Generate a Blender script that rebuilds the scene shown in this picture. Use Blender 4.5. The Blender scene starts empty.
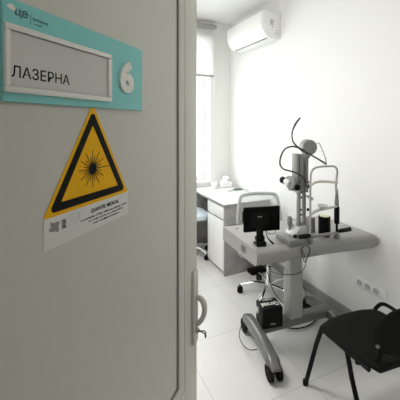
import bpy, bmesh, math, random
from mathutils import Vector, Matrix
random.seed(4)
PI = math.pi
R = math.radians
S = bpy.context.scene
C = S.collection

# ------------------------------------------------------------------ camera, world, light, exposure
cam = bpy.data.objects.new('camera', bpy.data.cameras.new('camera'))
C.objects.link(cam)
cam.location = (0, 0, 1.6)
cam.rotation_euler = (R(90), 0, R(-24.7))
cam.data.sensor_width = 36
cam.data.lens = 27
cam.data.shift_y = -0.1925
cam.data.clip_start = 0.02
S.camera = cam

w = bpy.data.worlds.new('sky')
S.world = w
w.use_nodes = True
w.node_tree.nodes['Background'].inputs[0].default_value = (0.93, 0.97, 1.0, 1)
w.node_tree.nodes['Background'].inputs[1].default_value = 3.0

def area(name, loc, rot, sx, sy, power, col=(1, 1, 1)):
    l = bpy.data.lights.new(name, 'AREA')
    l.shape = 'RECTANGLE'; l.size = sx; l.size_y = sy; l.energy = power; l.color = col
    o = bpy.data.objects.new(name, l); C.objects.link(o)
    o.location = loc; o.rotation_euler = rot
    return o
area('window_daylight', (1.0, 4.06, 1.75), (R(-90), 0, 0), 2.4, 2.4, 46, (0.97, 0.99, 1.0))
area('added_ceiling_light', (0.10, 2.2, 2.925), (0, 0, 0), 0.56, 0.56, 34, (1.0, 0.985, 0.96))  # out-of-view lamp, added to brighten the room beside the window light
area('added_corridor_light', (0.2, -1.1, 2.60), (0, 0, 0), 0.5, 0.5, 5.0, (1.0, 0.96, 0.88))  # out-of-view lamp, added for a dim light in the corridor

S.view_settings.view_transform = 'Standard'
S.view_settings.look = 'None'
S.view_settings.gamma = 1
S.view_settings.exposure = 0.0
S.view_settings.use_curve_mapping = False
S.cycles.max_bounces = 10
S.cycles.diffuse_bounces = 6
S.cycles.use_denoising = True

# ------------------------------------------------------------------ materials
def nt(name):
    m = bpy.data.materials.new(name); m.use_nodes = True
    return m, m.node_tree, m.node_tree.nodes['Principled BSDF']

def mat(name, col, rough=0.5, metal=0.0, var=0.0, scale=20.0, bump=0.0, coat=0.0, spec=0.5):
    """principled surface with a faint procedural mottling"""
    m, t, b = nt(name)
    b.inputs['Roughness'].default_value = rough
    b.inputs['Metallic'].default_value = metal
    b.inputs['Coat Weight'].default_value = coat
    b.inputs['Specular IOR Level'].default_value = spec
    tc = t.nodes.new('ShaderNodeTexCoord')
    n = t.nodes.new('ShaderNodeTexNoise'); n.inputs['Scale'].default_value = scale; n.inputs['Detail'].default_value = 4
    t.links.new(tc.outputs['Object'], n.inputs['Vector'])
    r = t.nodes.new('ShaderNodeValToRGB')
    r.color_ramp.elements[0].position = 0.3; r.color_ramp.elements[1].position = 0.7
    r.color_ramp.elements[0].color = tuple(c * (1 - var) for c in col) + (1,)
    r.color_ramp.elements[1].color = tuple(min(1, c * (1 + var)) for c in col) + (1,)
    t.links.new(n.outputs['Fac'], r.inputs['Fac'])
    t.links.new(r.outputs['Color'], b.inputs['Base Color'])
    if bump:
        bp = t.nodes.new('ShaderNodeBump'); bp.inputs['Strength'].default_value = bump; bp.inputs['Distance'].default_value = 0.002
        t.links.new(n.outputs['Fac'], bp.inputs['Height']); t.links.new(bp.outputs['Normal'], b.inputs['Normal'])
    return m

M = {}
M['wall'] = mat('wall_paint', (0.83, 0.83, 0.81), 0.85, var=0.01, scale=3, bump=0.02)
M['ceiling'] = mat('ceiling_paint', (0.85, 0.85, 0.84), 0.9, var=0.01, scale=2)
M['trim'] = mat('grey_trim', (0.30, 0.30, 0.30), 0.5, var=0.03)
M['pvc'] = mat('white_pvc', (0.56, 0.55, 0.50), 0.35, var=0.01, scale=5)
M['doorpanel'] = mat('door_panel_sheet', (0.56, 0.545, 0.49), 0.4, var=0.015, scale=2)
M['gasket'] = mat('grey_gasket', (0.20, 0.20, 0.19), 0.6)
M['whiteplastic'] = mat('white_plastic', (0.86, 0.86, 0.845), 0.35, var=0.01)
M['acwhite'] = mat('air_conditioner_plastic', (0.86, 0.86, 0.84), 0.3, var=0.005)
M['aclabel'] = mat('grey_print', (0.35, 0.35, 0.34), 0.6)
M['greyplastic'] = mat('light_grey_plastic', (0.215, 0.215, 0.205), 0.4, var=0.02)
M['tubegrey'] = mat('instrument_tube_grey', (0.40, 0.40, 0.385), 0.35)
M['socketgrey'] = mat('socket_insert_grey', (0.55, 0.55, 0.54), 0.4)
M['chairgrey'] = mat('pale_grey_chair_plastic', (0.50, 0.51, 0.51), 0.4)
M['tablegrey'] = mat('table_grey_laminate', (0.29, 0.287, 0.272), 0.33, var=0.03, scale=60)
M['footgrey'] = mat('foot_grey_enamel', (0.115, 0.115, 0.11), 0.3, var=0.02, coat=0.2)
M['columngrey'] = mat('column_aluminium', (0.36, 0.36, 0.345), 0.4, metal=0.1, var=0.02)
M['darkgrey'] = mat('dark_grey_plastic', (0.045, 0.045, 0.045), 0.5, var=0.05, spec=0.3)
M['black'] = mat('black_plastic', (0.006, 0.006, 0.006), 0.4, var=0.1, spec=0.1)
M['rubber'] = mat('black_rubber', (0.008, 0.008, 0.008), 0.7, var=0.1, spec=0.1)
M['screen'] = mat('screen_back', (0.004, 0.004, 0.004), 0.4, spec=0.05)
M['chrome'] = mat('chrome', (0.85, 0.85, 0.85), 0.12, metal=1.0)
M['steel'] = mat('steel', (0.45, 0.45, 0.44), 0.3, metal=0.9, var=0.03)
M['keysteel'] = mat('dull_key_steel', (0.22, 0.22, 0.21), 0.4, metal=0.8)
M['deskgrey'] = mat('concrete_grey_board', (0.35, 0.345, 0.33), 0.5, var=0.16, scale=9)
M['desktop'] = mat('white_desk_laminate', (0.80, 0.80, 0.79), 0.25, var=0.01)
M['drawerwhite'] = mat('white_drawer_front', (0.78, 0.78, 0.77), 0.35, var=0.01)
M['teal'] = mat('teal_acrylic', (0.19, 0.56, 0.54), 0.3, var=0.01)
M['signwhite'] = mat('sign_white_acrylic', (0.74, 0.73, 0.69), 0.3, var=0.01)
M['insert'] = mat('paper_insert', (0.58, 0.56, 0.53), 0.3, var=0.01)
M['letter'] = mat('dark_lettering', (0.012, 0.012, 0.012), 0.6, spec=0.1)
M['slate'] = mat('slate_lettering', (0.05, 0.12, 0.16), 0.5)
M['yellow'] = mat('yellow_vinyl', (0.84, 0.44, 0.003), 0.5, var=0.02, spec=0.15)
M['sticker'] = mat('sticker_white', (0.66, 0.66, 0.62), 0.4, var=0.01)
M['faint'] = mat('pale_print', (0.25, 0.25, 0.25), 0.6)
M['chairblack'] = mat('black_seat_fabric', (0.009, 0.009, 0.009), 0.85, var=0.35, scale=250, bump=0.2, spec=0.12)
M['blue'] = mat('pale_blue_upholstery', (0.66, 0.76, 0.80), 0.6, var=0.02)
M['cream'] = mat('cream_plastic', (0.66, 0.66, 0.56), 0.4, var=0.02)
M['limelid'] = mat('pale_lime_plastic', (0.70, 0.78, 0.42), 0.4)
M['housing'] = mat('instrument_white', (0.52, 0.52, 0.505), 0.4, var=0.01)
M['tissue'] = mat('white_paper', (0.85, 0.85, 0.84), 0.8, var=0.01)
M['green'] = mat('dark_green_plastic', (0.05, 0.13, 0.10), 0.4)
M['red'] = mat('red_marker', (0.65, 0.10, 0.10), 0.4)
M['eyecup'] = mat('eyepiece_white', (0.72, 0.72, 0.70), 0.35)
M['blind'] = mat('roller_blind_fabric', (0.80, 0.80, 0.79), 0.9, var=0.01, scale=200)
M['cassette'] = mat('blind_cassette_grey', (0.40, 0.40, 0.39), 0.5)
b = M['blind'].node_tree
tr = b.nodes.new('ShaderNodeBsdfTranslucent'); tr.inputs[0].default_value = (0.9, 0.9, 0.88, 1)
mx = b.nodes.new('ShaderNodeMixShader'); mx.inputs[0].default_value = 0.6
out = b.nodes['Material Output']
b.links.new(b.nodes['Principled BSDF'].outputs[0], mx.inputs[1]); b.links.new(tr.outputs[0], mx.inputs[2]); b.links.new(mx.outputs[0], out.inputs[0])

def thin(name, col, fac, gloss=0.05):
    m = bpy.data.materials.new(name); m.use_nodes = True; t = m.node_tree; t.nodes.clear()
    o = t.nodes.new('ShaderNodeOutputMaterial'); a = t.nodes.new('ShaderNodeBsdfTransparent'); g = t.nodes.new('ShaderNodeBsdfPrincipled')
    g.inputs['Base Color'].default_value = col + (1,); g.inputs['Roughness'].default_value = gloss
    x = t.nodes.new('ShaderNodeMixShader'); x.inputs[0].default_value = fac
    t.links.new(a.outputs[0], x.inputs[1]); t.links.new(g.outputs[0], x.inputs[2]); t.links.new(x.outputs[0], o.inputs[0])
    return m
M['glass'] = thin('window_glass', (0.9, 0.95, 0.95), 0.08)
M['mesh'] = thin('grey_chair_mesh', (0.60, 0.61, 0.61), 0.4, 0.7)

def emit(name, col, s):
    m = bpy.data.materials.new(name); m.use_nodes = True; t = m.node_tree; t.nodes.clear()
    o = t.nodes.new('ShaderNodeOutputMaterial'); e = t.nodes.new('ShaderNodeEmission')
    e.inputs[0].default_value = col + (1,); e.inputs[1].default_value = s
    t.links.new(e.outputs[0], o.inputs[0]); return m
M['diffuser'] = emit('lamp_diffuser', (1, 0.99, 0.96), 2.5)

# tiled floor: 60 cm tiles, joints at x = 0.195 and y = 0.2 (mod 0.6)
m, t, bs = nt('floor_tiles'); M['floor'] = m
tc = t.nodes.new('ShaderNodeTexCoord'); mp = t.nodes.new('ShaderNodeMapping')
mp.inputs['Location'].default_value = (-0.195 + 0.6, -0.2 + 0.6, 0)
br = t.nodes.new('ShaderNodeTexBrick'); br.offset = 0; br.squash = 1
br.inputs['Scale'].default_value = 1; br.inputs['Brick Width'].default_value = 0.6; br.inputs['Row Height'].default_value = 0.6
br.inputs['Mortar Size'].default_value = 0.0022; br.inputs['Mortar Smooth'].default_value = 0.3; br.inputs['Bias'].default_value = 0
br.inputs['Mortar'].default_value = (0.42, 0.42, 0.41, 1)
n = t.nodes.new('ShaderNodeTexNoise'); n.inputs['Scale'].default_value = 3.5; n.inputs['Detail'].default_value = 6
r = t.nodes.new('ShaderNodeValToRGB'); r.color_ramp.elements[0].color = (0.60, 0.595, 0.575, 1); r.color_ramp.elements[1].color = (0.68, 0.675, 0.655, 1)
t.links.new(tc.outputs['Object'], mp.inputs[0]); t.links.new(mp.outputs[0], br.inputs['Vector']); t.links.new(tc.outputs['Object'], n.inputs['Vector'])
t.links.new(n.outputs['Fac'], r.inputs[0]); t.links.new(r.outputs[0], br.inputs['Color1']); t.links.new(r.outputs[0], br.inputs['Color2'])
t.links.new(br.outputs['Color'], bs.inputs['Base Color'])
bs.inputs['Roughness'].default_value = 0.32

# ------------------------------------------------------------------ mesh helpers
def V(*a): return Vector(a)
class MB:
    def __init__(s): s.bm = bmesh.new()
    def box(s, lo, hi, bev=0.0, seg=2, mtx=None):
        lo, hi = Vector(lo), Vector(hi)
        b2 = bmesh.new(); bmesh.ops.create_cube(b2, size=1)
        for v in b2.verts:
            v.co = Vector(((lo.x + hi.x) / 2 + v.co.x * (hi.x - lo.x), (lo.y + hi.y) / 2 + v.co.y * (hi.y - lo.y), (lo.z + hi.z) / 2 + v.co.z * (hi.z - lo.z)))
        if bev: bmesh.ops.bevel(b2, geom=b2.edges[:], offset=bev, segments=seg, affect='EDGES', profile=0.5)
        return s.add(b2, mtx)
    def add(s, b2, mtx=None):
        if mtx is not None: bmesh.ops.transform(b2, matrix=mtx, verts=b2.verts[:])
        me = bpy.data.meshes.new('tmp'); b2.to_mesh(me); b2.free(); s.bm.from_mesh(me); bpy.data.meshes.remove(me)
        return s
    def ring(s, c, f, u, v, n):
        return [s.bm.verts.new(c + u * (f[0] * math.cos(2 * PI * k / n)) + v * (f[1] * math.sin(2 * PI * k / n))) for k in range(n)]
    def tube(s, pts, rad, n=12, smooth=True, res=6, cap=True, flat=1.0, up=None):
        pts = [Vector(p) for p in pts]
        rads = rad if isinstance(rad, (list, tuple)) else [rad] * len(pts)
        if smooth and len(pts) > 2:
            P, Q = [], []
            for i in range(len(pts) - 1):
                p0 = pts[max(i - 1, 0)]; p1 = pts[i]; p2 = pts[i + 1]; p3 = pts[min(i + 2, len(pts) - 1)]
                for k in range(res):
                    t_ = k / res
                    P.append(0.5 * ((2 * p1) + (p2 - p0) * t_ + (2 * p0 - 5 * p1 + 4 * p2 - p3) * t_ ** 2 + (3 * p1 - p0 - 3 * p2 + p3) * t_ ** 3))
                    Q.append(rads[i] * (1 - t_) + rads[i + 1] * t_)
            P.append(pts[-1]); Q.append(rads[-1]); pts, rads = P, Q
        prev = None; u = None
        for i, p in enumerate(pts):
            d = (pts[min(i + 1, len(pts) - 1)] - pts[max(i - 1, 0)]).normalized()
            if u is None:
                a = Vector(up) if up else (V(0, 0, 1) if abs(d.z) < 0.9 else V(1, 0, 0))
                u = (a - d * a.dot(d)).normalized()
            else: u = (u - d * u.dot(d)).normalized()
            v = d.cross(u)
            rg = s.ring(p, (rads[i] * flat, rads[i]), u, v, n)
            if prev:
                for k in range(n): s.bm.faces.new((prev[k], prev[(k + 1) % n], rg[(k + 1) % n], rg[k]))
            elif cap: s.bm.faces.new(rg[::-1])
            prev = rg
        if cap: s.bm.faces.new(prev)
        return s
    def cyl(s, a, b_, r1, r2=None, n=24):
        return s.tube([a, b_], [r1, r1 if r2 is None else r2], n, smooth=False)
    def lathe(s, c, prof, axis=(0, 0, 1), n=28):
        ax = Vector(axis).normalized(); a = V(0, 0, 1) if abs(ax.z) < 0.9 else V(1, 0, 0)
        u = (a - ax * a.dot(ax)).normalized(); v = ax.cross(u); c = Vector(c); prev = None
        for (r_, h) in prof:
            rg = s.ring(c + ax * h, (max(r_, 1e-4),) * 2, u, v, n)
            if prev:
                for k in range(n): s.bm.faces.new((prev[k], prev[(k + 1) % n], rg[(k + 1) % n], rg[k]))
            else: s.bm.faces.new(rg[::-1])
            prev = rg
        s.bm.faces.new(prev)
        return s
    def prism(s, poly, axis, h0, h1, bev=0.0, seg=2, mtx=None):
        """poly of 2-D points extruded along axis 'x','y' or 'z' from h0 to h1"""
        b2 = bmesh.new()
        def mk(p, h): return {'x': (h, p[0], p[1]), 'y': (p[0], h, p[1]), 'z': (p[0], p[1], h)}[axis]
        A = [b2.verts.new(mk(p, h0)) for p in poly]; B = [b2.verts.new(mk(p, h1)) for p in poly]; n = len(poly)
        b2.faces.new(A[::-1]); b2.faces.new(B)
        for k in range(n): b2.faces.new((A[k], A[(k + 1) % n], B[(k + 1) % n], B[k]))
        bmesh.ops.recalc_face_normals(b2, faces=b2.faces[:])
        if bev:
            es = [e for e in b2.edges if len(e.link_faces) == 2 and (e.link_faces[0] in () or e.calc_face_angle(0) > 0.6)]
            bmesh.ops.bevel(b2, geom=es, offset=bev, segments=seg, affect='EDGES', profile=0.5)
        return s.add(b2, mtx)
    def grid(s, f, nu, nv, thick=None, closed_u=False):
        vs = [[s.bm.verts.new(f(i / (nu - 1), j / (nv - 1))) for j in range(nv)] for i in range(nu)]
        for i in range(nu - 1):
            for j in range(nv - 1): s.bm.faces.new((vs[i][j], vs[i + 1][j], vs[i + 1][j + 1], vs[i][j + 1]))
        return s
    def build(s, name, m, parent=None, ang=38, mods=()):
        bmesh.ops.remove_doubles(s.bm, verts=s.bm.verts[:], dist=1e-6)
        bmesh.ops.recalc_face_normals(s.bm, faces=s.bm.faces[:])
        me = bpy.data.meshes.new(name); s.bm.to_mesh(me); s.bm.free()
        me.materials.append(M[m] if isinstance(m, str) else m)
        for p in me.polygons: p.use_smooth = True
        try: me.set_sharp_from_angle(angle=R(ang))
        except Exception: pass
        o = bpy.data.objects.new(name, me); C.objects.link(o)
        if parent is not None: o.parent = parent
        return o

def tag(o, label=None, cat=None, group=None, kind=None):
    if label: o['label'] = label
    if cat: o['category'] = cat
    if group: o['group'] = group
    if kind: o['kind'] = kind
    return o
def empty(name, loc=(0, 0, 0), rz=0, label=None, cat=None, group=None, parent=None, kind=None):
    o = bpy.data.objects.new(name, None); C.objects.link(o); o.empty_display_size = 0.1
    o.location = loc; o.rotation_euler = (0, 0, rz)
    if parent: o.parent = parent
    return tag(o, label, cat, group, kind)
def copy_tree(o, parent=None):
    c = o.copy(); C.objects.link(c); c.parent = parent
    for ch in list(o.children): copy_tree(ch, c)
    return c
def struct(mb, name, m, label=None):
    return tag(mb.build(name, m), label, None, None, 'structure')
def text(name, body, size, loc, m, parent, width=None, height=None, bold=0.0, ext=0.0006, mtx=None, align='LEFT', spacing=1.0, shear=0.0):
    """lettering in the plane x/z facing -y, bottom-left at loc; optionally fitted to width and height"""
    cu = bpy.data.curves.new(name, 'FONT'); cu.body = body; cu.size = 1.0; cu.align_x = 'LEFT'
    cu.extrude = 0.01; cu.offset = bold / size; cu.space_character = spacing; cu.shear = shear; cu.resolution_u = 4
    tmp = bpy.data.objects.new('tmp_text', cu); C.objects.link(tmp)
    bpy.context.view_layer.update()
    me = bpy.data.meshes.new_from_object(tmp.evaluated_get(bpy.context.evaluated_depsgraph_get()))
    bpy.data.objects.remove(tmp); bpy.data.curves.remove(cu)
    xs = [v.co.x for v in me.vertices]; ys = [v.co.y for v in me.vertices]
    x0, x1, y0, y1 = min(xs), max(xs), min(ys), max(ys)
    fx = width / (x1 - x0) if width else 1; fy = height / (y1 - y0) if height else (fx if width else 1)
    if width is None and height: fx = fy
    for v in me.vertices:
        v.co = Vector(((v.co.x - x0) * fx, -ext if v.co.z > 0 else ext, (v.co.y - y0) * fy))
    if mtx is not None: me.transform(mtx)
    me.transform(Matrix.Translation(Vector(loc)))
    me.name = name; me.materials.clear(); me.materials.append(M[m])
    o = bpy.data.objects.new(name, me); C.objects.link(o)
    if parent is not None: o.parent = parent
    return o

# ------------------------------------------------------------------ the room
RX, BY, LX, CZ = 2.13, 3.63, -0.95, 2.97       # right wall, back wall, left wall, ceiling
FY0, FY1 = 0.12, 0.29                          # front wall with the doorway
WX0, WX1, WZ0, WZ1 = 0.25, 1.82, 0.80, 2.72    # window opening
struct(MB().box((-2.2, -1.7, -0.1), (RX + 0.2, BY + 0.4, 0)), 'floor', 'floor', 'pale grey square floor tiles with thin dark joints')
struct(MB().box((LX - 0.2, FY0, CZ), (RX + 0.2, BY + 0.4, CZ + 0.1)), 'ceiling', 'ceiling', 'plain white ceiling')
struct(MB().box((-2.2, -1.7, 2.65), (RX + 0.2, FY0, 2.75)), 'ceiling_corridor', 'ceiling')
struct(MB().box((RX, -1.7, 0), (RX + 0.2, BY + 0.4, CZ)), 'wall_right', 'wall', 'plain white wall with the air conditioner and sockets')
struct(MB().box((LX - 0.2, FY1, 0), (LX, BY + 0.4, CZ)), 'wall_left', 'wall')
bw = MB()
bw.box((LX, BY, 0), (WX0, BY + 0.3, CZ)); bw.box((WX1, BY, 0), (RX, BY + 0.3, CZ))
bw.box((WX0, BY, 0), (WX1, BY + 0.3, WZ0)); bw.box((WX0, BY, WZ1), (WX1, BY + 0.3, CZ))
struct(bw, 'wall_back', 'wall', 'white end wall with the window')
fw = MB()
fw.box((-2.2, FY0, 0), (-0.31, FY1, CZ)); fw.box((0.69, FY0, 0), (RX, FY1, CZ)); fw.box((-0.31, FY0, 2.15), (0.69, FY1, CZ))
struct(fw, 'wall_front', 'wall')
struct(MB().box((-2.2, -1.8, 0), (RX, -1.7, 2.65)), 'wall_corridor', 'wall')
struct(MB().box((-2.3, -1.7, 0), (-2.2, FY0, 2.65)), 'wall_corridor_end', 'wall')
struct(MB().box((RX - 0.014, FY1, 0), (RX, BY, 0.085), 0.003), 'baseboard_right', 'trim', 'low dark grey skirting along the right wall')
bb = MB(); bb.box((LX, BY - 0.014, 0), (RX - 0.014, BY, 0.085), 0.003)
struct(bb, 'baseboard_back', 'trim')
tj = MB(); tj.box((-0.31, FY0 - 0.01, 0), (-0.275, FY1 + 0.0, 2.12), 0.004); tj.box((0.655, FY0 - 0.01, 0), (0.69, FY1, 2.12), 0.004); tj.box((-0.31, FY0 - 0.01, 2.12), (0.69, FY1, 2.15), 0.004)
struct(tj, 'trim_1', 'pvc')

# window: frame, mullion, pane
wi = empty('window_1', ((WX0 + WX1) / 2, BY + 0.18, WZ0), 0, 'bright overexposed window with a half lowered white blind', kind='structure')
hw = (WX1 - WX0) / 2; hh = WZ1 - WZ0
f = MB()
for i, a in enumerate(((-hw, 0, -hw + 0.06, hh), (hw - 0.06, 0, hw, hh), (-0.05, 0.002, 0.05, hh - 0.002), (-hw + 0.01, 0.001, hw - 0.01, 0.06), (-hw + 0.01, hh - 0.06, hw - 0.01, hh - 0.001))):
    k_ = 0.03 if i < 2 else 0.027 if i > 2 else 0.0285
    f.box((a[0], -k_, a[1]), (a[2], k_, a[3]), 0.006)
f.build('window_frame', 'whiteplastic', wi)
MB().box((-hw + 0.05, -0.004, 0.05), (hw - 0.05, 0.004, hh - 0.05)).build('pane', 'glass', wi)
MB().box((-hw, -0.20, -0.0), (hw, -0.03, 0.02), 0.006).build('window_sill', 'whiteplastic', wi)

# roller blind
bl = empty('roller_blind', (1.05, BY - 0.04, 2.87), 0, 'half lowered white roller blind on a grey cassette in front of the window', 'blind')
MB().box((-0.84, -0.03, 0.0), (0.84, 0.038, 0.045), 0.010, 3).build('cassette', 'cassette', bl)
g = MB(); g.box((-0.815, -0.002, -0.63), (0.80, 0.002, -0.02)); g.build('blind_fabric', 'blind', bl)
MB().box((-0.82, -0.009, -0.655), (0.805, 0.009, -0.628), 0.004).build('bottom_bar', 'cassette', bl)
g = MB(); g.tube([(0.79, -0.03, -0.03), (0.793, -0.028, -0.5), (0.80, -0.028, -1.0), (0.803, -0.025, -0.5), (0.805, -0.025, -0.03)], 0.0015, 6, res=5); g.build('pull_chain', 'whiteplastic', bl)

# ceiling lamps (unseen LED panels, added to light room and corridor)
for (lx, ly, lz, nm, hx) in ((0.10, 2.2, CZ, 'unseen square recessed white lamp panel added to the room ceiling', 0.3), (0.2, -1.1, 2.65, 'unseen square white lamp panel added to the corridor ceiling', 0.27)):
    cl = empty('added_ceiling_lamp', (lx, ly, lz - 0.001), 0, nm, 'lamp')
    q = MB()
    for a in ((-hx, -hx, hx, -hx + 0.02), (-hx, hx - 0.02, hx, hx), (-hx, -hx + 0.02, -hx + 0.02, hx - 0.02), (hx - 0.02, -hx + 0.02, hx, hx - 0.02)):
        q.box((a[0], a[1], -0.03), (a[2], a[3], 0), 0.002)
    q.build('lamp_frame', 'whiteplastic', cl)
    MB().box((-hx + 0.018, -hx + 0.018, -0.024), (hx - 0.018, hx - 0.018, -0.006)).build('diffuser', 'diffuser', cl)

# ------------------------------------------------------------------ the open door (local x along the leaf, visible face towards -y)
DA = R(42.5)
DL = 0.92
door = empty('door_1', (-0.269, 0.291, 0.006), DA, 'white plastic door standing half open with the room sign and laser warning on it', kind='structure')
fr = MB()
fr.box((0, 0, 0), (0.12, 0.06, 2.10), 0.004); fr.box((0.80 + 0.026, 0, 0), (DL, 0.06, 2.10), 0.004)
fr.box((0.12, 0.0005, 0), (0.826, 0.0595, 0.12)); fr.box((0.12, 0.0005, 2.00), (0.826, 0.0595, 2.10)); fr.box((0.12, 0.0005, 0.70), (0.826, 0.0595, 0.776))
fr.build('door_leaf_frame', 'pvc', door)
def bead(z0, z1):
    k = MB(); x0, x1 = 0.12, 0.826; wd = 0.026
    o_ = [(x0, z0), (x1, z0), (x1, z1), (x0, z1)]; i_ = [(x0 + wd, z0 + wd), (x1 - wd, z0 + wd), (x1 - wd, z1 - wd), (x0 + wd, z1 - wd)]
    for a in range(4):
        b_ = (a + 1) % 4
        vs = []
        for (p, q_, y) in ((o_[a], o_[b_], 0.002), (i_[a], i_[b_], 0.006), (i_[a], i_[b_], 0.030), (o_[a], o_[b_], 0.030)):
            vs.append((k.bm.verts.new((p[0], y, p[1])), k.bm.verts.new((q_[0], y, q_[1]))))
        for c_ in range(4):
            d_ = (c_ + 1) % 4; k.bm.faces.new((vs[c_][0], vs[c_][1], vs[d_][1], vs[d_][0]))
    return k
for (z0, z1) in ((0.12, 0.70), (0.776, 2.00)):
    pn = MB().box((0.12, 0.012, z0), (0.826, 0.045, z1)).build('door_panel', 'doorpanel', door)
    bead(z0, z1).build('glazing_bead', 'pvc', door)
    gk = MB(); ii = 0.0262
    a0, a1, c0, c1 = 0.12 + ii, 0.826 - ii, z0 + ii, z1 - ii; gw = 0.005
    for q in ((a0, c0, a0 + gw, c1), (a1 - gw, c0, a1, c1), (a0, c0, a1, c0 + gw), (a0, c1 - gw, a1, c1)):
        gk.box((q[0], 0.009, q[1]), (q[2], 0.0125, q[3]))
    gk.build('gasket', 'gasket', door)
for hz in (0.25, 1.05, 1.8):
    MB().cyl((-0.008, 0.064, hz), (-0.008, 0.064, hz + 0.09), 0.0075, n=16).build('hinge', 'whiteplastic', door)
hd = MB(); hd.box((0.874, -0.010, 0.883), (0.908, 0.0005, 1.118), 0.004).build('handle_plate', 'pvc', door)
zt, zb = 1.030, 0.942
dh = MB(); dh.tube([(0.891, -0.008, zt), (0.892, -0.022, zt + 0.001), (0.892, -0.034, zt - 0.010), (0.892, -0.038, zt - 0.032), (0.891, -0.034, zt - 0.055), (0.891, -0.020, zb + 0.010), (0.891, -0.006, zb)], [0.0095, 0.0095, 0.0095, 0.0085, 0.008, 0.0078, 0.0075], 14)
dh.build('door_handle', 'pvc', door)
lk = MB(); lk.lathe((0.891, -0.010, 0.925), [(0.009, 0.0), (0.009, 0.006), (0.007, 0.008)], (0, -1, 0)); lk.build('lock_cylinder', 'steel', door)
key = empty('door_key', door.matrix_basis @ Vector((0.891, -0.018, 0.925)), DA, 'small grey key hanging out of the lock below the door handle', 'key')
kk = MB(); kk.box((-0.0012, -0.022, -0.004), (0.0012, 0.004, 0.004)); kk.build('blade', 'keysteel', key)
kk = MB(); kk.tube([(0, -0.020, 0.004), (0, -0.032, 0.006), (0, -0.040, 0.000), (0, -0.040, -0.018), (0, -0.036, -0.019), (0, -0.034, -0.006), (0, -0.022, -0.004)], 0.0028, 8); kk.build('bow', 'keysteel', key); key.scale = (0.7, 0.62, 0.75)

# room sign
TF = 0.0115                                     # door panel face, local y (panel is at 0.020)
sg = empty('room_sign', door.matrix_basis @ Vector((0.2674, TF, 1.6235)), DA, 'teal room sign with a white number 6 and the word ЛАЗЕРНА on the door', 'sign')
# local: x 0..0.324, z 0..0.139 ; the plate stands 6 mm off the panel
MB().box((0, -0.006, 0), (0.324, 0.0, 0.1395), 0.0008, 1).build('sign_plate', 'teal', sg)
q = MB()
for a in ((0.0005, 0.0125, 0.2125, 0.021), (0.0005, 0.096, 0.2125, 0.1045), (0.0005, 0.021, 0.0075, 0.096), (0.2025, 0.021, 0.2125, 0.096)):
    q.box((a[0], -0.0115, a[1]), (a[2], -0.006, a[3]), 0.0012, 2)
q.build('slot_frame', 'signwhite', sg)
MB().box((0.006, -0.0078, 0.020), (0.2035, -0.006, 0.097)).build('name_insert', 'insert', sg)
text('lettering', 'ЛАЗЕРНА', 0.02, (0.0110, -0.0078, 0.0335), 'letter', sg, width=0.099, height=0.0165, bold=0.0002, ext=0.0002)
text('number', '6', 0.08, (0.2385, -0.0085, 0.034), 'signwhite', sg, width=0.046, height=0.069, bold=0.0042, ext=0.003)
text('logo_lettering', 'це', 0.02, (0.0170, -0.0062, 0.1165), 'slate', sg, width=0.0195, height=0.0125, bold=0.0004, ext=0.0002)
text('small_lettering', 'клініка', 0.01, (0.0445, -0.0062, 0.1195), 'slate', sg, width=0.0255, height=0.0052, ext=0.0002)
text('small_lettering', 'очей', 0.01, (0.0465, -0.0062, 0.1135), 'slate', sg, width=0.0125, height=0.0032, ext=0.0002)
q = MB(); q.box((0.0407, -0.0064, 0.1125), (0.0411, -0.006, 0.1265)); q.build('divider_line', 'slate', sg)
q = MB(); q.prism([(0.0050, 0.1280), (0.0085, 0.1312), (0.0125, 0.1318), (0.0160, 0.1302), (0.0182, 0.1272), (0.0172, 0.1245), (0.0135, 0.1232), (0.0085, 0.1245)], 'y', -0.0066, -0.006); q.build('leaf_mark', 'signwhite', sg)

CL = Vector((0.0016, -0.396, 1.594)); KS = (0.396 + TF) / 0.396
def onpanel(x, z): return door.matrix_basis @ (CL + (Vector((x, 0, z)) - CL) * KS)
sg.location = onpanel(0.2634, 1.6225); sg.scale = (KS, 1, KS)
# laser warning sticker
def rtri(cx, zb_, side, rad, seg=6):
    """rounded equilateral triangle outline, base at zb_"""
    h = side * math.sqrt(3) / 2
    P = [(cx - side / 2, zb_), (cx + side / 2, zb_), (cx, zb_ + h)]
    cxm, czm = cx, zb_ + h / 3
    out_ = []
    for i, (x, z) in enumerate(P):
        dx, dz = cxm - x, czm - z; L = math.hypot(dx, dz)
        c_ = (x + dx / L * 2 * rad, z + dz / L * 2 * rad)
        a0_ = math.atan2(-dz, -dx)
        for k in range(seg + 1):
            a_ = a0_ + R(-60 + 120 * k / seg)
            out_.append((c_[0] + rad * math.cos(a_), c_[1] + rad * math.sin(a_)))
    return out_
wn = empty('laser_warning_sticker', onpanel(0.330, 1.3935), DA, 'yellow triangular laser warning sticker with a white text strip on the door', 'sticker')
wn.scale = (KS, 1, KS)
MB().prism(rtri(0.104, 0.0525, 0.212, 0.004), 'y', -0.0008, 0).build('yellow_triangle', 'yellow', wn)
ou, in_ = rtri(0.104, 0.0590, 0.190, 0.006), rtri(0.104, 0.0725, 0.1435, 0.0015)
q = MB()
for y in (-0.0012,):
    A = [q.bm.verts.new((p[0], y, p[1])) for p in ou]; B = [q.bm.verts.new((p[0], y, p[1])) for p in in_]
    A2 = [q.bm.verts.new((p[0], -0.0008, p[1])) for p in ou]; B2 = [q.bm.verts.new((p[0], -0.0008, p[1])) for p in in_]
    for k in range(len(A)):
        j = (k + 1) % len(A)
        q.bm.faces.new((A[k], A[j], B[j], B[k])); q.bm.faces.new((A[k], A2[k], A2[j], A[j])); q.bm.faces.new((B[k], B[j], B2[j], B2[k]))
q.build('black_border', 'letter', wn)
q = MB(); cx, cz = 0.1035, 0.1165
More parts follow.
